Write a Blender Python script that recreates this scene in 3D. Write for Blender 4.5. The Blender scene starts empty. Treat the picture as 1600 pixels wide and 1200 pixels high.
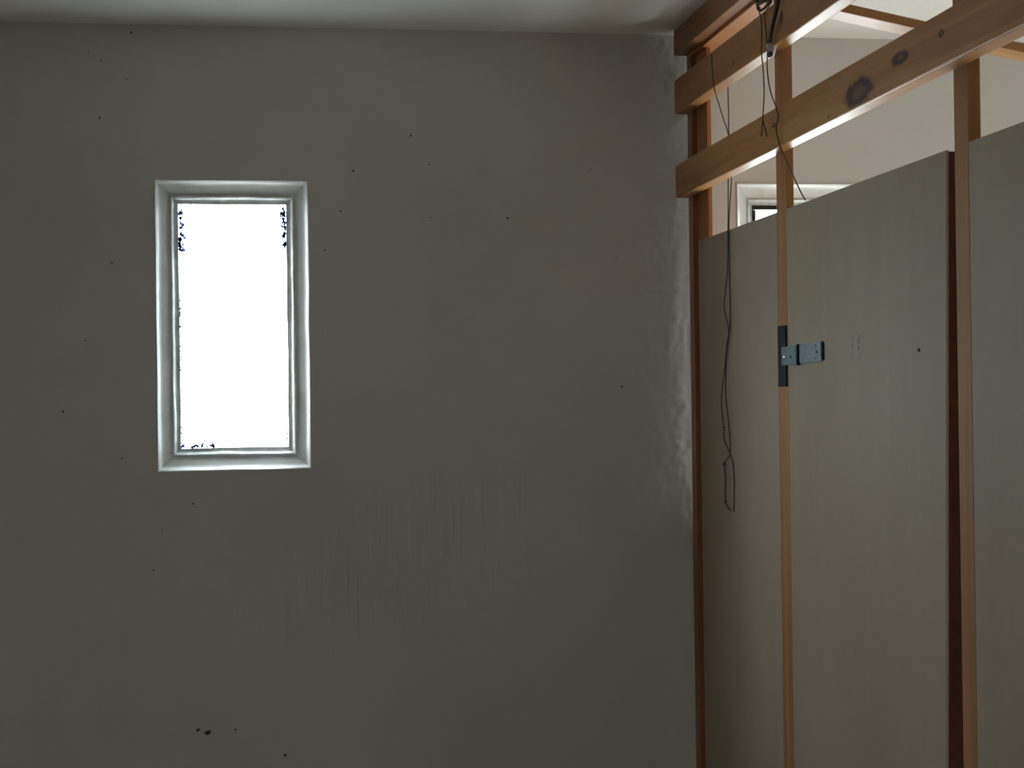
import bpy, bmesh, math, random
from mathutils import Vector, Matrix, noise

random.seed(7)
S = bpy.context.scene
COL = S.collection

# ------------------------------------------------------------------ camera
EYE = Vector((0.0, 0.0, 1.55))
YAW, PITCH, ROLL = 0.1459, 0.0055, -0.0131
cd = bpy.data.cameras.new('camera')
cam = bpy.data.objects.new('camera', cd)
COL.objects.link(cam)
cd.sensor_fit = 'HORIZONTAL'
cd.sensor_width = 36.0
cd.lens = 2500.0 / 1600.0 * 36.0
cd.clip_start = 0.02
fw = Vector((math.sin(YAW) * math.cos(PITCH), math.cos(YAW) * math.cos(PITCH), math.sin(PITCH)))
r0 = Vector((math.cos(YAW), -math.sin(YAW), 0))
u0 = r0.cross(fw)
rr = r0 * math.cos(ROLL) + u0 * math.sin(ROLL)
uu = u0 * math.cos(ROLL) - r0 * math.sin(ROLL)
m = Matrix((rr, uu, -fw)).transposed().to_4x4()
m.translation = EYE
cam.matrix_world = m
S.camera = cam

# ------------------------------------------------------------------ world: even overcast sky
SKY_STRENGTH = 28.0
w = bpy.data.worlds.new('overcast')
S.world = w
w.use_nodes = True
bg = w.node_tree.nodes['Background']
bg.inputs['Color'].default_value = (0.83, 0.94, 1.0, 1)
bg.inputs['Strength'].default_value = SKY_STRENGTH

S.view_settings.view_transform = 'Standard'
S.view_settings.look = 'None'
S.view_settings.gamma = 1.0
S.view_settings.exposure = 0.0
S.view_settings.use_curve_mapping = False
S.cycles.max_bounces = 12
S.cycles.diffuse_bounces = 5
S.cycles.glossy_bounces = 4
S.cycles.transparent_max_bounces = 16
S.cycles.sample_clamp_indirect = 6.0
S.cycles.use_denoising = True

# ------------------------------------------------------------------ dimensions (metres)
X0 = 1.0937            # room face of the studs
RT = 0.035             # rail thickness
XR = X0 - RT
YS = 4.1567            # where studs and rails end, short of the wall
YW = 4.2067            # plaster face of the back wall
ZC = 2.511             # ceiling
XL, XE, YB = -1.75, 3.15, -1.3
WT = 0.13              # outer wall thickness
WIN = (-0.3050, 0.0857, 1.3600, 2.1095)
WIN2_DX = 1.547
YP = 1.15              # end of the panelled stretch


def portal(name, x, y, z, sx, sz, rot):
    ld = bpy.data.lights.new(name, 'AREA')
    ld.shape = 'RECTANGLE'
    ld.size, ld.size_y = sx, sz
    ld.cycles.is_portal = True
    o = bpy.data.objects.new(name, ld)
    o.location = (x, y, z)
    o.rotation_euler = rot
    COL.objects.link(o)


wx, wz = (WIN[0] + WIN[1]) / 2, (WIN[2] + WIN[3]) / 2
W3 = (2.90, 4.02, 0.12, 1.15)   # low wide window added to light the far room: y0, y1, z0, z1
W4 = (0.58, 0.90, 1.27, 1.70)  # unseen window added behind the viewer for light: x0, x1, z0, z1
portal('window_daylight', wx, YW + 0.052, wz, 0.30, 0.66, (math.radians(-90), 0, 0))
portal('window_daylight', wx + WIN2_DX, YW + 0.052, wz, 0.30, 0.66, (math.radians(-90), 0, 0))
portal('window_daylight', XE + 0.052, (W3[0] + W3[1]) / 2, (W3[2] + W3[3]) / 2, W3[3] - W3[2] - .1, W3[1] - W3[0] - .1, (0, math.radians(90), 0))
portal('window_daylight', (W4[0] + W4[1]) / 2, YB - 0.052, (W4[2] + W4[3]) / 2, W4[1] - W4[0] - .1, W4[3] - W4[2] - .1, (math.radians(90), 0, 0))


# ------------------------------------------------------------------ materials
class NT:
    def __init__(self, name):
        self.m = bpy.data.materials.new(name)
        self.m.use_nodes = True
        self.t = self.m.node_tree
        self.n = self.t.nodes
        self.b = self.n['Principled BSDF']
        self.out = self.n['Material Output']

    def node(self, kind, **kw):
        o = self.n.new(kind)
        for k, v in kw.items():
            if k in o.inputs:
                o.inputs[k].default_value = v
            else:
                setattr(o, k, v)
        return o

    def link(self, a, b):
        self.t.links.new(a, b)

    def coord(self, scale=(1, 1, 1), loc=None, which='Object'):
        tc = self.node('ShaderNodeTexCoord')
        mp = self.node('ShaderNodeMapping')
        mp.inputs['Scale'].default_value = scale
        self.link(tc.outputs[which], mp.inputs['Vector'])
        if loc is not None:
            self.link(loc, mp.inputs['Location'])
        return mp.outputs['Vector']

    def noise(self, vec, scale, detail=4, rough=0.55, dist=0.0):
        o = self.node('ShaderNodeTexNoise')
        o.inputs['Scale'].default_value = scale
        o.inputs['Detail'].default_value = detail
        o.inputs['Roughness'].default_value = rough
        o.inputs['Distortion'].default_value = dist
        self.link(vec, o.inputs['Vector'])
        return o.outputs['Fac']

    def ramp(self, fac, stops):
        o = self.node('ShaderNodeValToRGB')
        e = o.color_ramp.elements
        while len(e) < len(stops):
            e.new(0.5)
        for i, (p, c) in enumerate(stops):
            e[i].position = p
            e[i].color = (c[0], c[1], c[2], 1) if not isinstance(c, (int, float)) else (c, c, c, 1)
        self.link(fac, o.inputs['Fac'])
        return o.outputs['Color']

    def math(self, op, a, b=None, c=None, clamp=False):
        o = self.node('ShaderNodeMath', operation=op, use_clamp=clamp)
        for i, v in enumerate((a, b, c)):
            if v is None:
                continue
            if isinstance(v, (int, float)):
                o.inputs[i].default_value = v
            else:
                self.link(v, o.inputs[i])
        return o.outputs[0]

    def mix(self, fac, a, b, blend='MIX'):
        o = self.node('ShaderNodeMix', data_type='RGBA', blend_type=blend)
        for sock, v in ((o.inputs[0], fac), (o.inputs[6], a), (o.inputs[7], b)):
            if isinstance(v, (int, float)):
                sock.default_value = v
            elif isinstance(v, tuple):
                sock.default_value = (v[0], v[1], v[2], 1)
            else:
                self.link(v, sock)
        return o.outputs[2]

    def bump(self, h, strength=0.5, dist=0.002):
        o = self.node('ShaderNodeBump')
        o.inputs['Strength'].default_value = strength
        o.inputs['Distance'].default_value = dist
        self.link(h, o.inputs['Height'])
        self.link(o.outputs['Normal'], self.b.inputs['Normal'])

    def base(self, c):
        s = self.b.inputs['Base Color']
        if isinstance(c, tuple):
            s.default_value = (c[0], c[1], c[2], 1)
        else:
            self.link(c, s)

    def set(self, rough=0.6, spec=0.4, metal=0.0):
        self.b.inputs['Roughness'].default_value = rough
        self.b.inputs['Specular IOR Level'].default_value = spec
        self.b.inputs['Metallic'].default_value = metal


def mat_plain(name, c, rough=0.6, spec=0.4, metal=0.0, var=0.12, scale=40.0, bump=0.0):
    t = NT(name)
    v = t.coord()
    f = t.noise(v, scale, 4)
    lo = tuple(x * (1 - var) for x in c)
    hi = tuple(min(1, x * (1 + var)) for x in c)
    t.base(t.ramp(f, [(0.3, lo), (0.7, hi)]))
    t.set(rough, spec, metal)
    if bump:
        t.bump(f, bump, 0.001)
    return t.m


def mat_plaster(name, c, streaks=True):
    t = NT(name)
    v = t.coord()
    big = t.noise(v, 1.6, 3)
    mid = t.noise(v, 14, 5, 0.6)
    fine = t.noise(v, 150, 3, 0.6)
    vs = t.coord((110, 110, 3.0))
    drip = t.noise(vs, 1.6, 4, 0.65, 0.2)
    col = t.ramp(big, [(0.25, tuple(x * 0.93 for x in c)), (0.75, tuple(min(1, x * 1.05) for x in c))])
    col = t.mix(t.math('MULTIPLY', t.ramp(mid, [(0.55, 0), (0.8, 1)]), 0.10), col, tuple(x * 0.7 for x in c))
    h = t.math('ADD', t.math('MULTIPLY', mid, 0.35), t.math('MULTIPLY', fine, 0.10))
    if streaks:
        # scratched / combed patch under and right of the window
        sep = t.node('ShaderNodeSeparateXYZ')
        t.link(t.coord(), sep.inputs[0])
        dx = t.math('DIVIDE', t.math('SUBTRACT', sep.outputs['X'], 0.36), 0.50)
        # patch climbs to the right
        zc = t.math('ADD', t.math('MULTIPLY', sep.outputs['X'], 0.30), 1.02)
        dz = t.math('DIVIDE', t.math('SUBTRACT', sep.outputs['Z'], zc), 0.22)
        d = t.math('ADD', t.math('POWER', t.math('ABSOLUTE', dx), 2.0), t.math('POWER', t.math('ABSOLUTE', dz), 2.0))
        d = t.math('ADD', d, t.math('MULTIPLY', t.math('SUBTRACT', mid, 0.5), 1.4))
        patch = t.math('SUBTRACT', 1.0, d, clamp=True)
        col = t.mix(t.math('MULTIPLY', patch, t.ramp(drip, [(0.56, 0), (0.68, 0.65)])), col, tuple(x * 0.72 for x in c))
        col = t.mix(t.math('MULTIPLY', patch, t.ramp(drip, [(0.34, 0.35), (0.44, 0)])), col, tuple(min(1, x * 1.2) for x in c))
        h = t.math('ADD', h, t.math('MULTIPLY', drip, t.math('ADD', t.math('MULTIPLY', patch, 0.5), 0.16)))
        gs = t.node('ShaderNodeTexVoronoi')
        gs.inputs['Scale'].default_value = 55
        t.link(v, gs.inputs['Vector'])
        h = t.math('ADD', h, t.math('MULTIPLY', t.ramp(gs.outputs['Distance'], [(0.0, 1), (0.12, 0)]), 0.10))
    t.base(col)
    t.set(0.75, 0.25)
    t.bump(h, 0.45, 0.004)
    return t.m


def mat_pine(name, light=(0.46, 0.245, 0.09), dark=(0.30, 0.13, 0.04), knots=(), rough=0.40, spec=0.3, axis=0):
    """pine with the grain along the local axis; knots are (along, across) with (half length, half height)"""
    t = NT(name)
    oi = t.node('ShaderNodeObjectInfo')
    off = t.math('MULTIPLY', oi.outputs['Random'], 37.0)
    cmb = t.node('ShaderNodeCombineXYZ')
    for i in range(3):
        t.link(off, cmb.inputs[i])
    sc = [34, 34, 34]
    sc[axis] = 1.3
    v = t.coord(tuple(sc), cmb.outputs[0])
    g = t.noise(v, 1.0, 5, 0.6, 0.8)
    v2 = t.coord((3, 3, 3), cmb.outputs[0])
    b = t.noise(v2, 1.5, 3)
    col = t.ramp(g, [(0.30, dark), (0.52, tuple((a + c) / 2 for a, c in zip(light, dark))), (0.72, light)])
    col = t.mix(t.ramp(b, [(0.35, 0.35), (0.7, 0.0)]), col, tuple(x * 0.72 for x in dark))
    if knots:
        sep = t.node('ShaderNodeSeparateXYZ')
        t.link(t.coord(), sep.inputs[0])
        vn = t.noise(t.coord((45, 45, 45)), 1.0, 2)
        wob = t.math('MULTIPLY', t.math('SUBTRACT', vn, 0.5), 0.5)
        for (a, z, ha, hz) in knots:
            da = t.math('DIVIDE', t.math('SUBTRACT', sep.outputs['X'], a), ha)
            dz = t.math('DIVIDE', t.math('SUBTRACT', sep.outputs['Z'], z), hz)
            r = t.math('SQRT', t.math('ADD', t.math('MULTIPLY', da, da), t.math('MULTIPLY', dz, dz)))
            r = t.math('ADD', r, wob)
            k = t.ramp(r, [(0.0, (0.20, 0.10, 0.05)), (0.22, (0.14, 0.065, 0.035)), (0.42, (0.035, 0.018, 0.014)), (0.62, (0.14, 0.06, 0.028))])
            k_mask = t.ramp(r, [(0.58, 1), (0.76, 0)])
            col = t.mix(k_mask, col, k)
    t.base(col)
    t.set(rough, spec)
    t.bump(g, 0.12, 0.0015)
    return t.m


def mat_board():
    t = NT('hardboard')
    oi = t.node('ShaderNodeObjectInfo')
    off = t.math('MULTIPLY', oi.outputs['Random'], 19.0)
    cmb = t.node('ShaderNodeCombineXYZ')
    for i in range(3):
        t.link(off, cmb.inputs[i])
    a = t.noise(t.coord((3, 3, 1.2), cmb.outputs[0]), 1.2, 4)
    v = t.noise(t.coord((45, 45, 2.5), cmb.outputs[0]), 1.0, 4, 0.6)
    f = t.noise(t.coord((220, 220, 120)), 1.0, 2)
    c = t.ramp(a, [(0.3, (0.35, 0.288, 0.22)), (0.7, (0.405, 0.338, 0.265))])
    c = t.mix(0.15, c, t.ramp(v, [(0.3, (0.32, 0.265, 0.20)), (0.7, (0.44, 0.37, 0.28))]))
    c = t.mix(t.ramp(f, [(0.55, 0), (0.75, 0.25)]), c, (0.30, 0.25, 0.19))
    t.base(c)
    t.set(0.65, 0.2)
    t.bump(f, 0.08, 0.001)
    return t.m


def mat_glass():
    """wavy pane, see-through to the white sky, with grime and old paint along its edges"""
    t = NT('window_glass')
    n = t.n
    tr = t.node('ShaderNodeBsdfTransparent')
    tr.inputs['Color'].default_value = (0.96, 0.985, 0.98, 1)
    gl = t.node('ShaderNodeBsdfGlossy')
    gl.inputs['Roughness'].default_value = 0.12
    fr = t.node('ShaderNodeFresnel')
    fr.inputs['IOR'].default_value = 1.4
    mx = t.node('ShaderNodeMixShader')
    t.link(t.math('MULTIPLY', fr.outputs[0], 0.3), mx.inputs[0])
    t.link(tr.outputs[0], mx.inputs[1])
    t.link(gl.outputs[0], mx.inputs[2])
    # grime: distance to the nearest pane edge from the generated box
    tc = t.node('ShaderNodeTexCoord')
    sp = t.node('ShaderNodeSeparateXYZ')
    t.link(tc.outputs['Generated'], sp.inputs[0])
    ex = t.math('MULTIPLY', t.math('MINIMUM', sp.outputs['X'], t.math('SUBTRACT', 1.0, sp.outputs['X'])), 0.31)
    ez = t.math('MULTIPLY', t.math('MINIMUM', sp.outputs['Z'], t.math('SUBTRACT', 1.0, sp.outputs['Z'])), 0.66)
    ed = t.math('MINIMUM', ex, ez)
    n1 = t.noise(t.coord((1, 1, 1)), 130, 4, 0.7)
    n2 = t.noise(t.coord((1, 1, 1)), 9, 2)
    lim = t.math('MULTIPLY', t.math('ADD', t.math('MULTIPLY', t.math('SUBTRACT', n1, 0.56), 1.7), t.math('MULTIPLY', t.math('SUBTRACT', n2, 0.48), 1.5)), 0.055)
    mask = t.math('GREATER_THAN', lim, ed)
    df = t.node('ShaderNodeBsdfDiffuse')
    df.inputs['Color'].default_value = (0.08, 0.11, 0.15, 1)
    tl = t.node('ShaderNodeBsdfTranslucent')
    tl.inputs['Color'].default_value = (0.012, 0.022, 0.06, 1)  # blue tint puts the lens colour fringe into the grime
    ad = t.node('ShaderNodeAddShader')
    t.link(df.outputs[0], ad.inputs[0])
    t.link(tl.outputs[0], ad.inputs[1])
    m2 = t.node('ShaderNodeMixShader')
    t.link(mask, m2.inputs[0])
    t.link(mx.outputs[0], m2.inputs[1])
    t.link(ad.outputs[0], m2.inputs[2])
    t.link(m2.outputs[0], t.out.inputs['Surface'])
    return t.m


M = {}
M['plaster'] = mat_plaster('wall_plaster', (0.65, 0.635, 0.615))
M['plain_plaster'] = mat_plaster('side_plaster', (0.68, 0.64, 0.58), False)
M['ceiling'] = mat_plain('ceiling_paint', (0.86, 0.87, 0.85), 0.6, 0.3, 0, 0.03, 2.0)
M['floor'] = mat_plain('floor_boards_paint', (0.62, 0.50, 0.39), 0.6, 0.3, 0, 0.12, 3.0)
M['gravel'] = mat_plain('pale_gravel', (0.48, 0.47, 0.45), 0.9, 0.1, 0, 0.2, 25)
M['reveal'] = mat_plain('reveal_paint', (0.74, 0.75, 0.74), 0.5, 0.4, 0, 0.07, 30, 0.3)
M['frame'] = mat_plain('window_frame_paint', (0.52, 0.54, 0.52), 0.45, 0.4, 0, 0.2, 45, 0.4)
M['glass'] = mat_glass()
M['pine'] = mat_pine('pine')
M['pine_old'] = mat_pine('pine_darkened', (0.34, 0.15, 0.06), (0.20, 0.075, 0.028))
M['pine_orange'] = mat_pine('pine_orange', (0.52, 0.22, 0.08), (0.36, 0.13, 0.04))
M['pine_stud'] = mat_pine('pine_stud', (0.50, 0.28, 0.12), (0.34, 0.16, 0.06), rough=0.65, spec=0.18)
M['board'] = mat_board()
M['board_edge'] = mat_plain('board_edge', (0.40, 0.31, 0.24), 0.6, 0.3, 0, 0.1, 60)
M['dark_batten'] = mat_plain('dark_brown_batten', (0.075, 0.028, 0.016), 0.6, 0.3, 0, 0.25, 60)  # even dark brown with slight random variation
M['dark_metal'] = mat_plain('dark_steel', (0.012, 0.015, 0.024), 0.6, 0.12, 0.0, 0.2, 90)  # reflection of the dark room is put into the colour
M['zinc'] = mat_plain('galvanised_steel', (0.13, 0.185, 0.205), 0.42, 0.4, 0.5, 0.3, 160, 0.1)
M['screw'] = mat_plain('bright_screw', (0.75, 0.78, 0.80), 0.2, 0.6, 1.0, 0.05, 60)
M['ink'] = mat_plain('faded_stamp_ink', (0.25, 0.25, 0.25), 0.7, 0.2, 0, 0.25, 130)
M['wire'] = mat_plain('wire_brown', (0.10, 0.065, 0.032), 0.5, 0.4, 0, 0.2, 60)
M['wire_dark'] = mat_plain('wire_grey', (0.045, 0.045, 0.045), 0.5, 0.4, 0, 0.2, 60)
M['cable'] = mat_plain('cable_black', (0.03, 0.028, 0.034), 0.45, 0.4, 0, 0.2, 60)
M['pale_plastic'] = mat_plain('pale_plastic', (0.55, 0.50, 0.52), 0.35, 0.5, 0, 0.05, 60)
t_ = NT('paint_flake')
t_.base(t_.ramp(t_.noise(t_.coord(), 90, 3), [(0.3, (0.10, 0.13, 0.24)), (0.7, (0.20, 0.26, 0.42))]))  # blue stands in for colour fringing of the lens
t_.set(0.7, 0.2)
thin = t_.node('ShaderNodeBsdfTranslucent')
thin.inputs['Color'].default_value = (0.008, 0.014, 0.05, 1)
both = t_.node('ShaderNodeAddShader')
t_.link(t_.b.outputs[0], both.inputs[0])
t_.link(thin.outputs[0], both.inputs[1])
t_.link(both.outputs[0], t_.out.inputs['Surface'])
M['flake'] = t_.m
M['dark_putty'] = mat_plain('dark_putty', (0.025, 0.02, 0.018), 0.6, 0.2, 0, 0.3, 60)
M['speck'] = mat_plain('dark_speck', (0.05, 0.045, 0.04), 0.8, 0.2, 0, 0.3, 200)
M['chip'] = mat_plain('brown_chip', (0.11, 0.06, 0.045), 0.8, 0.2, 0, 0.4, 200)


# ------------------------------------------------------------------ helpers
def link(name, me, mat, parent=None):
    o = bpy.data.objects.new(name, me)
    if mat is not None and not me.materials:
        me.materials.append(M[mat])
    COL.objects.link(o)
    if parent is not None:
        o.parent = parent
    return o


def from_bm(name, bm, mat, parent=None, smooth=False):
    me = bpy.data.meshes.new(name)
    bmesh.ops.recalc_face_normals(bm, faces=bm.faces)
    bm.to_mesh(me)
    bm.free()
    if smooth:
        for p in me.polygons:
            p.use_smooth = True
    return link(name, me, mat, parent)


def empty(name, loc=(0, 0, 0)):
    o = bpy.data.objects.new(name, None)
    o.location = loc
    o.empty_display_size = 0.05
    COL.objects.link(o)
    return o


def tag(o, label=None, cat=None, group=None, kind=None):
    if label:
        o['label'] = label
    if cat:
        o['category'] = cat
    if group:
        o['group'] = group
    if kind:
        o['kind'] = kind
    return o


def box_bm(bm, x0, x1, y0, y1, z0, z1):
    v = [bm.verts.new((x, y, z)) for x in (x0, x1) for y in (y0, y1) for z in (z0, z1)]
    for f in ((0, 1, 3, 2), (4, 6, 7, 5), (0, 4, 5, 1), (2, 3, 7, 6), (0, 2, 6, 4), (1, 5, 7, 3)):
        bm.faces.new([v[i] for i in f])
    return v


def box(name, x0, x1, y0, y1, z0, z1, mat, parent=None, bevel=0.0):
    bm = bmesh.new()
    box_bm(bm, x0, x1, y0, y1, z0, z1)
    if bevel:
        bmesh.ops.bevel(bm, geom=list(bm.edges), offset=bevel, segments=2, affect='EDGES', profile=0.6)
    return from_bm(name, bm, mat, parent)


def timber(name, a, length, wy, wz, mat, parent=None, rot=(0, 0, 0), bevel=0.0025, warp=0.0):
    """a sawn piece along its own X from a; wy, wz are its cross-section; slightly eased edges"""
    bm = bmesh.new()
    box_bm(bm, 0, length, -wy / 2, wy / 2, -wz / 2, wz / 2)
    n = max(1, int(length / 0.35))
    if n > 1:
        ed = [e for e in bm.edges if abs(e.verts[0].co.x - e.verts[1].co.x) > length * 0.9]
        bmesh.ops.subdivide_edges(bm, edges=ed, cuts=n, use_grid_fill=True)
    sharp = [e for e in bm.edges if len(e.link_faces) == 2 and e.calc_face_angle(0) > 1.0]
    bmesh.ops.bevel(bm, geom=sharp, offset=bevel, segments=2, affect='EDGES', profile=0.6)
    if warp:
        ph = random.uniform(0, 6)
        for v in bm.verts:
            v.co.z += warp * math.sin(v.co.x * 2.1 + ph) * 0.5
    o = from_bm(name, bm, mat, parent)
    o.location = a
    o.rotation_euler = rot
    return o


def tube_bm(bm, pts, r, seg=6, sub=3):
    P = [Vector(p) for p in pts]
    path = []
    n = len(P)
    for i in range(n - 1):
        p0, p1, p2, p3 = P[max(i - 1, 0)], P[i], P[i + 1], P[min(i + 2, n - 1)]
        for k in range(sub):
            s = k / sub
            path.append(0.5 * ((2 * p1) + (p2 - p0) * s + (2 * p0 - 5 * p1 + 4 * p2 - p3) * s * s + (3 * p1 - p0 - 3 * p2 + p3) * s ** 3))
    path.append(P[-1])
    rings = []
    up = Vector((1, 0, 0))
    for i, p in enumerate(path):
        d = (path[min(i + 1, len(path) - 1)] - path[max(i - 1, 0)]).normalized()
        a = d.cross(up)
        if a.length < 1e-4:
            a = d.cross(Vector((0, 1, 0)))
        a.normalize()
        b = d.cross(a)
        rings.append([bm.verts.new(p + r * (a * math.cos(2 * math.pi * j / seg) + b * math.sin(2 * math.pi * j / seg))) for j in range(seg)])
    for i in range(len(rings) - 1):
        for j in range(seg):
            bm.faces.new((rings[i][j], rings[i][(j + 1) % seg], rings[i + 1][(j + 1) % seg], rings[i + 1][j]))
    bm.faces.new(rings[0])
    bm.faces.new(rings[-1][::-1])


def blob_bm(bm, c, r, sq=(1, 1, 1), jitter=0.25):
    res = bmesh.ops.create_icosphere(bm, subdivisions=2, radius=1.0)
    for v in res['verts']:
        k = 1 + jitter * noise.noise(v.co * 2.1 + Vector(c) * 31)
        v.co = Vector((v.co.x * sq[0], v.co.y * sq[1], v.co.z * sq[2])) * r * k + Vector(c)


# ------------------------------------------------------------------ the setting
def fractions(a, b, step):
    n = max(1, int(round((b - a) / step)))
    return [a + (b - a) * i / n for i in range(n + 1)]


def wall_sheet(bm, us, vs, holes, place, flip=False):
    """grid sheet over us x vs with rectangular holes; place(u, v) gives the point"""
    grid = {}

    def vert(i, j):
        if (i, j) not in grid:
            grid[(i, j)] = bm.verts.new(place(us[i], vs[j]))
        return grid[(i, j)]
    for i in range(len(us) - 1):
        for j in range(len(vs) - 1):
            cu, cv = (us[i] + us[i + 1]) / 2, (vs[j] + vs[j + 1]) / 2
            if any(h[0] < cu < h[1] and h[2] < cv < h[3] for h in holes):
                continue
            bm.faces.new((vert(i, j), vert(i + 1, j), vert(i + 1, j + 1), vert(i, j + 1)))
    return grid


def gridlines(a, b, marks, step):
    ks = sorted(set([a, b] + [k for k in marks if a < k < b]))
    out = []
    for p, q in zip(ks[:-1], ks[1:]):
        out += fractions(p, q, step)[:-1]
    return out + [b]


H1 = WIN
H2 = (WIN[0] + WIN2_DX, WIN[1] + WIN2_DX, WIN[2], WIN[3])


def plaster_y(x, z):
    """trowelled unevenness of the back wall; proud plaster low in the corner by the partition, shaped to close the light gap"""
    p = Vector((x, 0.3, z))
    y = 0.0012 * noise.noise(p * 2.3) + 0.0010 * noise.noise(p * 9.0)
    near = math.exp(-((x - X0) / 0.11) ** 2)
    y += near * 0.0018 * noise.noise(Vector((x * 30, 1.7, z * 14))) + near * 0.0030 * noise.noise(Vector((x * 75, 4.1, z * 48))) + near * 0.0016 * noise.noise(Vector((x * 150, 2.1, z * 95)))
    low = 1 / (1 + math.exp((z - 1.12) / 0.09))
    y -= math.exp(-((x - X0 - 0.02) / 0.075) ** 2) * low * 0.052  # bulge closes the gap so light from the far room fades low down
    # no change along the window openings
    for h in (H1, H2):
        d = max(h[0] - x, x - h[1], h[2] - z, z - h[3], 0)
        y *= min(1, d / 0.03)
    return YW + y


bm = bmesh.new()
us = gridlines(XL, XE, [H1[0], H1[1], H2[0], H2[1]], 0.022)
extra = []
for u0_, u1_ in zip(us[:-1], us[1:]):
    extra.append(u0_)
    if X0 - 0.22 < u0_ < X0 + 0.1:
        extra += [u0_ + (u1_ - u0_) / 3, u0_ + (u1_ - u0_) * 2 / 3]
us = extra + [us[-1]]
vs = gridlines(0, ZC, [H1[2], H1[3]], 0.0075)
wall_sheet(bm, us, vs, (H1, H2), lambda u, v: (u, plaster_y(u, v), v))
# outer face and the sides of the openings
uo = sorted([XL, XE, H1[0], H1[1], H2[0], H2[1]])
vo = sorted([0, ZC, H1[2], H1[3]])
wall_sheet(bm, uo, vo, (H1, H2), lambda u, v: (u, YW + WT, v))
for h in (H1, H2):
    c = [(h[0], h[2]), (h[1], h[2]), (h[1], h[3]), (h[0], h[3])]
    for k in range(4):
        (xa, za), (xb, zb) = c[k], c[(k + 1) % 4]
        bm.faces.new([bm.verts.new(q) for q in ((xa, YW, za), (xb, YW, zb), (xb, YW + WT, zb), (xa, YW + WT, za))])
me = bpy.data.meshes.new('wall_back')
bm.to_mesh(me)
bm.free()
for p in me.polygons:
    p.use_smooth = True
wall_back = tag(link('wall_back', me, 'plaster'), 'rough grey plaster wall holding the two small windows', kind='structure')

tag(box('floor', XL - .1, XE + .1, YB - .1, YW + WT, -0.08, 0, 'floor'), 'bare floor of both rooms', kind='structure')
gr = tag(box('ground', -30, 30, -30, 30, -0.45, -0.30, 'gravel'), 'pale gravel ground outside the house', kind='structure')
tag(box('ceiling', XL - .1, XE + .1, YB - .1, YW + WT, ZC, ZC + 0.1, 'ceiling'), 'white painted ceiling over both rooms', kind='structure')
tag(box('wall_left', XL - .1, XL, YB - .1, YW, 0, ZC, 'plain_plaster'), 'plain plaster wall on the left side', kind='structure')
bm = bmesh.new()
uo, vo = sorted([XL, XE, W4[0], W4[1]]), sorted([0, ZC, W4[2], W4[3]])
wall_sheet(bm, uo, vo, (W4,), lambda u, v: (u, YB, v))
wall_sheet(bm, uo, vo, (W4,), lambda u, v: (u, YB - WT, v))
c = [(W4[0], W4[2]), (W4[1], W4[2]), (W4[1], W4[3]), (W4[0], W4[3])]
for k in range(4):
    (xa, za), (xb, zb) = c[k], c[(k + 1) % 4]
    bm.faces.new([bm.verts.new(q) for q in ((xa, YB, za), (xb, YB, zb), (xb, YB - WT, zb), (xa, YB - WT, za))])
tag(from_bm('wall_rear', bm, 'plain_plaster'), 'plain plaster wall behind the viewer', kind='structure')
tag(box('wall_divider', X0 - 0.04, X0 + 0.06, YB, YP, 0, ZC, 'plain_plaster'), 'plaster dividing wall continuing the partition', kind='structure')
bm = bmesh.new()
uo, vo = sorted([YB - .1, YW, W3[0], W3[1]]), sorted([0, ZC, W3[2], W3[3]])
wall_sheet(bm, uo, vo, (W3,), lambda u, v: (XE, u, v))
wall_sheet(bm, uo, vo, (W3,), lambda u, v: (XE + WT, u, v))
c = [(W3[0], W3[2]), (W3[1], W3[2]), (W3[1], W3[3]), (W3[0], W3[3])]
for k in range(4):
    (ya, za), (yb, zb) = c[k], c[(k + 1) % 4]
    bm.faces.new([bm.verts.new(q) for q in ((XE, ya, za), (XE, yb, zb), (XE + WT, yb, zb), (XE + WT, ya, za))])
tag(from_bm('wall_right', bm, 'plain_plaster'), 'plaster wall closing the far room on the right', kind='structure')


# ------------------------------------------------------------------ windows
def ring_bm(bm, x0, x1, z0, z1, prof, closed=False, wob=0.0, seed=0):
    """rectangular ring; prof is a list of (inset, depth) lofted all round, depth along +Y"""
    n = 14
    loops = []
    for pi, (ins, dep) in enumerate(prof):
        a, b, c_, d_ = x0 + ins, x1 - ins, z0 + ins, z1 - ins
        ctr = []
        for (p, q) in (((a, c_), (b, c_)), ((b, c_), (b, d_)), ((b, d_), (a, d_)), ((a, d_), (a, c_))):
            for k in range(n):
                s = k / n
                ctr.append((p[0] + (q[0] - p[0]) * s, p[1] + (q[1] - p[1]) * s))
        lp = []
        for i, (x, z) in enumerate(ctr):
            jx = jz = jy = 0
            if wob:
                q = Vector((x * 9 + seed, pi * 0.35, z * 9))
                jx, jz, jy = wob * noise.noise(q), wob * noise.noise(q + Vector((5, 9, 2))), 0.5 * wob * noise.noise(q * 2)
            lp.append(bm.verts.new((x + jx, dep + jy, z + jz)))
        loops.append(lp)
    m_ = len(loops[0])
    rng = range(len(loops)) if closed else range(len(loops) - 1)
    for k in rng:
        A, B = loops[k], loops[(k + 1) % len(loops)]
        for i in range(m_):
            bm.faces.new((A[i], A[(i + 1) % m_], B[(i + 1) % m_], B[i]))


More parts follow.
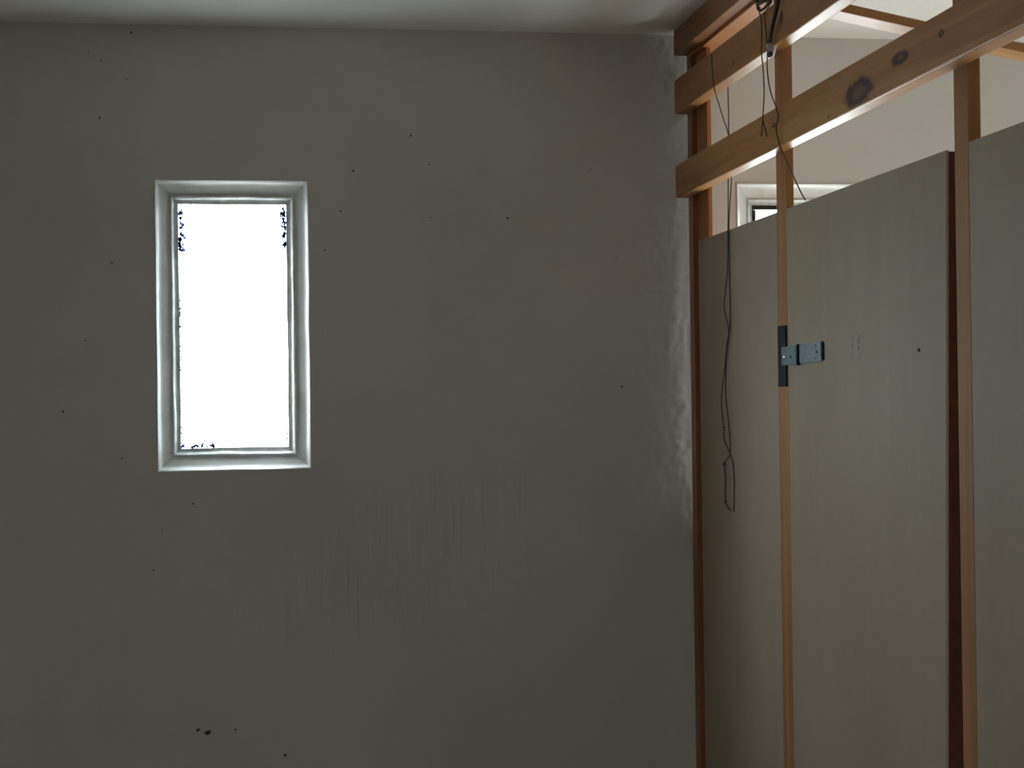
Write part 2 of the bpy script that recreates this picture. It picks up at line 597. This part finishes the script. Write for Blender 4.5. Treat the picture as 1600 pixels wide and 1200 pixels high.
def make_window(name, x0, x1, z0, z1, label):
    cx = (x0 + x1) / 2
    root = tag(empty(name, (cx, YW, z0)), label, 'window', kind='structure')
    hx, hz = (x1 - x0) / 2, z1 - z0
    bm = bmesh.new()
    ring_bm(bm, -hx - 0.002, hx + 0.002, -0.002, hz + 0.002, [(0.0, -0.002), (0.003, -0.0035), (0.007, 0.001), (0.010, 0.010), (0.014, 0.014), (0.037, 0.027), (0.037, 0.055), (0.0, 0.055)], True, 0.0016, 1.3)
    o = from_bm('reveal', bm, 'reveal', root)
    bm = bmesh.new()
    ring_bm(bm, -hx + 0.0305, hx - 0.0305, 0.0305, hz - 0.0305, [(0.0, 0.032), (0.005, 0.0255), (0.009, 0.0245), (0.012, 0.027), (0.0145, 0.035), (0.018, 0.0375), (0.026, 0.040), (0.026, 0.052), (0.0, 0.052)], True, 0.0014, 4.7)
    o = from_bm('window_frame', bm, 'frame', root)
    bm = bmesh.new()
    box_bm(bm, -hx + 0.052, hx - hx - 0.052, 0.0420, 0.0460, 0.052, hz - 0.052)
    o = from_bm('pane', bm, 'glass', root)
    return root


window_1 = make_window('window_1', *H1, 'narrow white glowing window in the grey wall left of the partition')
window_2 = make_window('window_2', *H2, 'window behind the partition, its top showing above the panels')
# flakes of old paint and moss stuck to the inside of the first pane, near its edges; blue is lens fringe
hx1, hz1 = (H1[1] - H1[0]) / 2, H1[3] - H1[2]
rnd = random.Random(11)
bm = bmesh.new()


def flake(x, z, r):
    n = 7
    a0 = rnd.uniform(0, 6)
    rad = [r * rnd.uniform(0.45, 1.15) for _ in range(n)]
    f = [bm.verts.new((x + rad[i] * math.cos(a0 + i * 2 * math.pi / n), 0.0410, z + 1.3 * rad[i] * math.sin(a0 + i * 2 * math.pi / n))) for i in range(n)]
    b = [bm.verts.new((v.co.x, 0.0420, v.co.z)) for v in f]
    bm.faces.new(f)
    for i in range(n):
        bm.faces.new((f[i], b[i], b[(i + 1) % n], f[(i + 1) % n]))


xl, xr_, zt, zb_ = -hx1 + 0.0575, hx1 - 0.0575, hz1 - 0.0575, 0.0575
for _ in range(55):
    flake(xl + 0.001 + abs(rnd.gauss(0, 0.006)), zt - rnd.uniform(0.012, 0.12), rnd.uniform(0.002, 0.0055))
for _ in range(50):
    flake(xr_ - 0.001 - abs(rnd.gauss(0, 0.0055)), zt - rnd.uniform(0.01, 0.11), rnd.uniform(0.002, 0.0052))
for _ in range(40):
    flake(xl + rnd.uniform(0.0, 0.085), zb_ + 0.002 + abs(rnd.gauss(0, 0.004)), rnd.uniform(0.002, 0.0048))
for _ in range(30):
    flake(xr_ - abs(rnd.gauss(0, 0.003)), zb_ + rnd.uniform(0.0, 0.30), rnd.uniform(0.0012, 0.0026))
for _ in range(40):
    flake(xl + abs(rnd.gauss(0, 0.002)), zb_ + rnd.uniform(0.0, 0.40), rnd.uniform(0.0018, 0.0034))
for (x, z, r) in ((xl + 0.016, zt - 0.012, 0.0018), (xl + 0.024, zt - 0.020, 0.0013), (xl + 0.014, zt - 0.040, 0.0015), (xr_ - 0.016, zt - 0.055, 0.0015)):
    flake(x, z, r)
o = from_bm('paint_flakes', bm, 'flake', window_1)
o['kind'] = 'stuff'
o['label'] = 'dark flakes along the edges of the pane, blue lens fringe painted in'
# blackened putty bead along the top and left of the second pane
bm = bmesh.new()
box_bm(bm, -hx1 + 0.0540, hx1 - 0.0540, 0.0385, 0.0419, hz1 - 0.0660, hz1 - 0.0540)
box_bm(bm, -hx1 + 0.0540, -hx1 + 0.0640, 0.0385, 0.0419, 0.0540, hz1 - 0.0662)
bmesh.ops.bevel(bm, geom=list(bm.edges), offset=0.001, segments=1, affect='EDGES')
o = from_bm('putty', bm, 'dark_putty', window_2)
o['label'] = 'blackened putty edge'
# larger unseen window added to brighten the far room, same build, turned to face -X
w3 = make_window('added_window_3', -(W3[1] - W3[0]) / 2, (W3[1] - W3[0]) / 2, W3[2], W3[3], 'low wide window added in the far room side wall for light')
w3.location = (XE, (W3[0] + W3[1]) / 2, W3[2])
w3.rotation_euler = (0, 0, math.radians(-90))
w4 = make_window('added_window_4', *W4, 'plain window added in the wall behind the viewer for light')  # unseen, added to lift the light on the back wall
w4.location = ((W4[0] + W4[1]) / 2, YB, W4[2])
w4.rotation_euler = (0, 0, math.radians(180))

# ------------------------------------------------------------------ partition frame
part = tag(empty('stud_frame', (X0, YS, 0)), 'open pine stud frame with three long rails, right of the plaster wall', 'frame')


def rel(p):
    return (p[0] - X0, p[1] - YS, p[2])


def rail(name, z0, z1, mat, label, warp=0.004):
    o = timber(name, rel((X0 - RT / 2, YS, (z0 + z1) / 2)), YS - YP - 0.002, RT, z1 - z0, mat, part, (0, 0, math.radians(-90)), 0.003, warp)
    o['label'] = label
    return o


# knots of the lowest rail: distance along from the wall end, height from the rail's middle
zb = (2.0641 + 2.1502) / 2
M['pine_knotty'] = mat_pine('pine_knotty', (0.57, 0.31, 0.105), (0.37, 0.158, 0.045), knots=(
    (YS - 2.80, 2.092 - zb, 0.110, 0.038), (YS - 2.60, 2.113 - zb, 0.055, 0.018), (YS - 2.43, 2.116 - zb, 0.016, 0.010),
    (YS - 3.30, 2.115 - zb, 0.025, 0.008), (YS - 2.96, 2.075 - zb, 0.010, 0.004)))
za = (2.2851 + 2.3747) / 2
M['pine_rail'] = mat_pine('pine_rail', (0.46, 0.235, 0.082), (0.29, 0.118, 0.036), knots=(
    (YS - 3.60, 2.31 - za, 0.02, 0.008), (YS - 3.24, 2.33 - za, 0.02, 0.022)))
rail('rail', 2.0641, 2.1502, 'pine_knotty', 'lowest rail with a big dark knot', 0.0)
rail('rail', 2.2851, 2.3747, 'pine_rail', 'middle rail')
rail('rail', 2.4434, ZC - 0.002, 'pine_old', 'dark top rail under the ceiling', 0.0)


def stud(y0, y1, depth, x, z0, z1, mat, label=None):
    o = timber('stud', rel((x + depth / 2, (y0 + y1) / 2, z0)), z1 - z0, y1 - y0, depth, mat, part, (0, math.radians(-90), 0), 0.0015)
    if label:
        o['label'] = label
    return o


TP = 2.434
stud(4.111, YS, 0.018, X0, 0.0, TP, 'pine_old', 'dark end stud beside the plaster wall')
o = timber('light_block_strip', rel((X0 + 0.036, 4.158, 0.0)), TP, 0.030, 0.035, 'pine_old', part, (0, math.radians(-90), 0), 0.0015)  # unseen strip added to cut the light coming through the gap
stud(4.006, 4.109, 0.011, X0 + 0.0125, 0.0, TP, 'pine_orange', 'reddish corner board')
stud(3.3335, 3.4004, 0.018, X0, 0.0, TP, 'pine_stud')
stud(2.4124, 2.4650, 0.022, X0, 0.0, TP, 'pine_stud')
timber('top_plate', rel((X0 + 0.0225, YS, (TP + ZC) / 2)), YS - YP - 0.002, 0.045, ZC - TP - 0.002, 'pine_orange', part, (0, 0, math.radians(-90)), 0.002)

# ------------------------------------------------------------------ panels
ZP = 1.940


def prism_panel(name, pts, x0, x1, mat, parent):
    """sheet: outline pts (y, z) extruded from x0 to x1"""
    bm = bmesh.new()
    f = [bm.verts.new((x0, y, z)) for y, z in pts]
    b = [bm.verts.new((x1, y, z)) for y, z in pts]
    bm.faces.new(f)
    bm.faces.new(b[::-1])
    n = len(pts)
    for i in range(n):
        bm.faces.new((f[i], b[i], b[(i + 1) % n], f[(i + 1) % n]))
    bmesh.ops.recalc_face_normals(bm, faces=bm.faces)
    bmesh.ops.bevel(bm, geom=[e for e in bm.edges], offset=0.0008, segments=1, affect='EDGES')
    return from_bm(name, bm, mat, parent)


def panel(name, ya, yb, slant, label, cat):
    """ya: end nearest the wall, yb: end nearest the viewer; slant widens the gap downwards"""
    base = tag(empty(name, (X0, (ya + yb) / 2, 0.0)), label, cat)
    ym = (ya + yb) / 2
    k = slant * (ZP - 0.0)
    sheet = [(ya - ym, 0.0), (yb + k - ym, 0.0), (yb - ym, ZP), (ya - ym, ZP)]
    prism_panel('sheet', sheet, 0.0, 0.0045, 'board', base)
    return base, ym, k


left_p, ym, k = panel('board_panel', 4.062, 3.4012, 0.0, 'dim narrow board panel in the corner behind the hanging wires', 'panel')
prism_panel('back_batten', [(3.49 - ym, 0.0), (3.4025 - ym, 0.0), (3.4025 - ym, ZP - .002), (3.49 - ym, ZP - .002)], 0.0047, 0.0122, 'dark_batten', left_p)

door, ym, k = panel('hinged_panel', 3.3325, 2.4965, 0.035, 'tan board panel carrying the grey strap hinge, between the two studs', 'panel')
YD = ym
prism_panel('back_batten', [(2.56 + k - ym, 0.0), (2.4985 + k - ym, 0.0), (2.4985 - ym, ZP - .002), (2.56 - ym, ZP - .002)], 0.0047, 0.034, 'dark_batten', door)
prism_panel('back_batten', [(3.3310 - ym, 0.0), (3.27 - ym, 0.0), (3.27 - ym, ZP - .002), (3.3310 - ym, ZP - .002)], 0.0047, 0.017, 'dark_batten', door)

right_p, ym, k = panel('board_panel', 2.4115, YP + 0.002, 0.0, 'dark brown-grey board panel nearest the right edge', 'panel')
prism_panel('back_batten', [(2.4105 - ym, 0.0), (2.33 - ym, 0.0), (2.33 - ym, ZP - .002), (2.4105 - ym, ZP - .002)], 0.0047, 0.02, 'dark_batten', right_p)
YR = ym

# --- hinge on the door: flange on the stud, two-piece strap across the door
hy = lambda y: y - YD
h = box('hinge', -0.0042, -0.0002, hy(3.3385), hy(3.3930), 1.5560, 1.6885, 'dark_metal', door, 0.0012)
h['label'] = 'hinge plate on the stud, dark reflection in its colour'


def strap(name, ya, yb, z0a, z1a, z0b, z1b, x0, x1, mat):
    bm = bmesh.new()
    f = [bm.verts.new((x0, hy(y), z)) for y, z in ((ya, z0a), (yb, z0b), (yb, z1b), (ya, z1a))]
    b = [bm.verts.new((x1, v.co.y, v.co.z)) for v in f]
    bm.faces.new(f)
    bm.faces.new(b[::-1])
    for i in range(4):
        bm.faces.new((f[i], b[i], b[(i + 1) % 4], f[(i + 1) % 4]))
    bmesh.ops.recalc_face_normals(bm, faces=bm.faces)
    bmesh.ops.bevel(bm, geom=list(bm.edges), offset=0.0012, segments=2, affect='EDGES')
    return from_bm(name, bm, mat, h)


s1 = strap('hinge_strap', 3.356, 3.2560, 1.6020, 1.6415, 1.6015, 1.6430, -0.0080, -0.0044, 'zinc')
s1['label'] = 'grey strap piece with a bright screw'
s2 = strap('hinge_strap', 3.2475, 3.1110, 1.6035, 1.6440, 1.6060, 1.6465, -0.0040, -0.0004, 'zinc')
k_ = bmesh.new()
tube_bm(k_, [(-0.0046, hy(3.2518), 1.6005), (-0.0046, hy(3.2518), 1.6225), (-0.0046, hy(3.2518), 1.6445)], 0.0034, 10, 1)
from_bm('hinge_knuckle', k_, 'dark_metal', h, True)
strap('hinge_end', 3.1105, 3.1020, 1.6060, 1.6465, 1.6085, 1.6440, -0.0036, -0.0004, 'dark_metal')


def screw(y, z, x, r, mat, name='screw', par=None):
    bm = bmesh.new()
    bmesh.ops.create_uvsphere(bm, u_segments=12, v_segments=6, radius=1.0)
    for v in bm.verts:
        v.co = Vector((v.co.x * r * 0.45, v.co.y * r * 1.5, v.co.z * r))
    o = from_bm(name, bm, mat, par or h, True)
    o.location = (x, hy(y), z)
    return o


screw(3.336, 1.6200, -0.0082, 0.0055, 'screw')
screw(3.292, 1.6190, -0.0080, 0.0030, 'dark_metal', 'screw_hole')
screw(3.215, 1.6240, -0.0040, 0.0028, 'zinc')
screw(3.145, 1.6380, -0.0040, 0.0034, 'zinc')
screw(3.138, 1.6250, -0.0040, 0.0028, 'dark_metal', 'screw_hole')
screw(3.150, 1.6130, -0.0040, 0.0034, 'zinc')

# --- faded illegible stamp on the door sheet, and a nail
bm = bmesh.new()
for (ya, yb, z0, z1) in ((2.953, 2.934, 1.640, 1.652), (2.950, 2.936, 1.626, 1.637), (2.948, 2.938, 1.607, 1.622),
                         (2.916, 2.898, 1.634, 1.651), (2.917, 2.899, 1.620, 1.632), (2.914, 2.902, 1.606, 1.616), (2.893, 2.884, 1.632, 1.648), (2.893, 2.886, 1.612, 1.626)):
    n = 5
    for i in range(n):
        if random.random() < 0.25:
            continue
        a = z0 + (z1 - z0) * i / n
        b = a + (z1 - z0) / n * 0.75
        box_bm(bm, -0.00035, 0.0002, hy(yb + random.uniform(0, .004)), hy(ya - random.uniform(0, .004)), a, b)
o = from_bm('stamp', bm, 'ink', door)
o['label'] = 'faded illegible grey stamp'
screw(2.6216, 1.6144, -0.0002, 0.0035, 'speck', 'nail_head', door)

# ------------------------------------------------------------------ brace in the far room
SL = math.atan(0.194)
bt = timber('sloping_brace', (1.1135, 3.337, 2.3915), 2.05, 0.070, 0.020, 'pine', None, (0, SL, 0), 0.002)
tag(bt, 'pine brace sloping across the far room under the bright ceiling, behind the rails', 'brace')

# ------------------------------------------------------------------ wires
WR = 0.0014


w3pts = [(1.0537, 3.7662, 2.3667), (1.0537, 3.7646, 2.3415), (1.0537, 3.7576, 2.309), (1.0537, 3.7477, 2.2792), (1.066, 3.7643, 2.2561), (1.085, 3.7826, 2.2128), (1.0997, 3.7908, 2.1752), (1.1017, 3.8004, 2.1218), (1.0997, 3.7962, 2.0663), (1.0937, 3.7793, 1.9859), (1.0897, 3.7707, 1.935), (1.0887, 3.7745, 1.845), (1.0877, 3.8029, 1.7688), (1.0877, 3.7988, 1.7372), (1.0877, 3.7673, 1.6952), (1.0887, 3.7921, 1.6586), (1.0877, 3.8051, 1.6119), (1.0857, 3.8333, 1.5335), (1.0857, 3.8324, 1.494), (1.0877, 3.8241, 1.4578), (1.0877, 3.82, 1.4264), (1.0877, 3.771, 1.3951), (1.0877, 3.7448, 1.3666), (1.0887, 3.7424, 1.3173), (1.0887, 3.7482, 1.2552)]
w4pts = [(1.0997, 3.786, 2.3279), (1.0997, 3.7878, 2.2922), (1.0997, 3.7853, 2.2291), (1.1017, 3.7921, 2.1754), (1.1017, 3.7785, 2.1108), (1.1007, 3.7719, 2.063), (1.0937, 3.7682, 1.9846), (1.0897, 3.7624, 1.9342), (1.0887, 3.7586, 1.8283), (1.0887, 3.7569, 1.7506), (1.0877, 3.7617, 1.6949), (1.0887, 3.7965, 1.6274), (1.0877, 3.8029, 1.5413), (1.0887, 3.7822, 1.4633), (1.0877, 3.7707, 1.3997), (1.0877, 3.7996, 1.3815), (1.0877, 3.8258, 1.3679), (1.0887, 3.8194, 1.3366), (1.0887, 3.8225, 1.2751), (1.0887, 3.7757, 1.2563)]
w1pts = [(1.0497, 3.3894, 2.4021), (1.0497, 3.3758, 2.3903), (1.0517, 3.364, 2.3805), (1.0537, 3.3754, 2.3735), (1.0537, 3.3626, 2.3482), (1.0537, 3.3654, 2.2874), (1.0537, 3.3539, 2.2362), (1.0537, 3.3516, 2.187), (1.0537, 3.3656, 2.1338), (1.0537, 3.3763, 2.1034)]
w1bpts = [(1.0537, 3.3655, 2.1366), (1.0537, 3.3501, 2.1187), (1.0537, 3.3351, 2.0968)]
w2pts = [(1.0497, 3.276, 2.373), (1.0507, 3.3108, 2.3664), (1.0537, 3.3389, 2.3621), (1.0537, 3.3355, 2.3364), (1.0537, 3.3241, 2.2854), (1.0537, 3.3263, 2.2376), (1.0537, 3.306, 2.1882), (1.0537, 3.2679, 2.1471), (1.0537, 3.2558, 2.1233), (1.0537, 3.272, 2.1043), (1.0537, 3.2537, 2.0729), (1.06, 3.2525, 2.0525), (1.078, 3.2332, 1.996), (1.090, 3.2125, 1.9535), (1.0965, 3.2095, 1.9425)]
tw = tag(empty('tangled_wire', (1.09, 3.79, 1.25)), 'pair of thin knotted wires hanging down in front of the corner panel', 'wire')
T0 = Vector((1.09, 3.79, 1.25))
for pts, kn in ((w3pts, [((1.0877, 3.7673, 1.6952), .0035), ((1.0877, 3.8241, 1.4578), .003)]), (w4pts, [((1.0877, 3.8258, 1.3679), .004), ((1.0887, 3.8225, 1.2751), .003)])):
    bm = bmesh.new()
    tube_bm(bm, [Vector(p) - T0 for p in pts], WR)
    for p, kr in kn:
        blob_bm(bm, Vector(p) - T0, kr)
    from_bm('strand', bm, 'wire_dark', tw, True)

# bundle of dark cable resting on the middle rail at the stud
cab = tag(empty('cable_bundle', (1.0480, 3.285, 2.3760)), 'dark cable bundle with dangling brown wires at the top of the stud', 'cable')
C0 = Vector((1.0480, 3.285, 2.3760))
bm = bmesh.new()
for k in range(4):
    pts = []
    ry, rz, cx = 0.075 + 0.012 * k, 0.020 + 0.004 * (k % 3), -0.006 + 0.004 * k
    for i in range(15):
        t_ = 2 * math.pi * i / 14
        pts.append((cx + 0.004 * math.sin(2 * t_ + k), ry * math.cos(t_) + 0.006 * math.sin(3 * t_ + k), 0.026 + rz * math.sin(t_) + 0.12 * ry * math.cos(t_) * (1 if k % 2 else -1)))
    tube_bm(bm, pts, 0.0032, 6, 2)
from_bm('coil', bm, 'cable', cab, True)
for strands, lb in (((w1pts, w1bpts), 'short brown wire with a forked end'), ((w2pts,), 'brown wire slanting down to the hinged panel')):
    bm = bmesh.new()
    for q in strands:
        tube_bm(bm, [Vector(p) - C0 for p in q], WR)
    o = from_bm('loose_wire', bm, 'wire', cab, True)
    o['label'] = lb

bm = bmesh.new()
tail = [Vector(p) - C0 for p in ((1.0457, 3.2100, 2.4055), (1.0477, 3.2267, 2.3642), (1.0477, 3.2493, 2.3387), (1.0487, 3.2754, 2.3157), (1.0497, 3.2979, 2.2848))]
tube_bm(bm, tail, 0.0048, 8, 3)
from_bm('cable_tail', bm, 'cable', cab, True)
bm = bmesh.new()
pa, pb = Vector((1.0497, 3.2979, 2.2848)) - C0, Vector((1.0470, 3.2700, 2.2660)) - C0
tube_bm(bm, [pa, (pa + pb) / 2, pb], 0.0075, 10, 2)
o = from_bm('plug', bm, 'pale_plastic', cab, True)
o['label'] = 'pale end cap'
bm = bmesh.new()
blob_bm(bm, pb + Vector((-0.003, 0.006, -0.005)), 0.0075, (0.9, 1.6, 0.9), 0.1)
from_bm('plug_cap', bm, 'cable', cab, True)

# ------------------------------------------------------------------ specks and chips on the wall
specks = [(0.3572, 2.2313, 1.5), (0.2048, 2.1373, 1.4), (0.4036, 2.1557, 1.0), (0.6117, 2.0143, 1.4), (0.1288, 1.9291, 1.1), (0.1701, 2.0314, 1.1), (0.9165, 1.563, 1.3), (-0.3599, 2.4891, 1.5), (-0.4148, 1.8963, 1.1), (-0.4825, 1.6982, 0.9), (-0.5401, 1.5173, 1.4), (-0.4409, 2.2689, 1.2), (-0.3725, 2.3686, 1.0), (-0.4361, 2.4136, 1.0), (-0.2957, 1.2091, 1.0), (-0.3195, 1.106, 1.2), (-0.2173, 1.2748, 1.2), (-0.3949, 1.3953, 1.0), (-0.4678, 2.4344, 0.8), (0.8387, 2.1471, 0.9), (0.9055, 1.9085, 0.9), (0.4069, 2.0154, 0.7)]
bm = bmesh.new()
blob_bm(bm, (0, 0, 0), 0.0021, (1, 0.5, 1.15), 0.5)
me_s = bpy.data.meshes.new('speck')
bm.to_mesh(me_s)
bm.free()
me_s.materials.append(M['speck'])
for (x, z, s) in specks:
    o = link('speck', me_s, None, wall_back)
    o.location = (x, plaster_y(x, z), z)
    s *= 0.85
    o.scale = (s, 1, s * random.uniform(0.9, 1.4))
    o.rotation_euler = (0, random.uniform(0, 3), 0)
for (x, z, rx, rz, seed) in ((-0.2128, 0.6915, .0055, .0032, 1), (-0.1890, 0.6838, .0085, .0055, 2), (-0.1201, 0.6882, .0028, .0028, 3), (0.0052, 0.6163, .0035, .0035, 4)):
    bm = bmesh.new()
    blob_bm(bm, (seed * 0.001, 0, 0), 1.0, (rx, 0.0022, rz), 0.9)
    o = from_bm('plaster_chip', bm, 'chip', wall_back)
    o.location = (x, plaster_y(x, z), z)
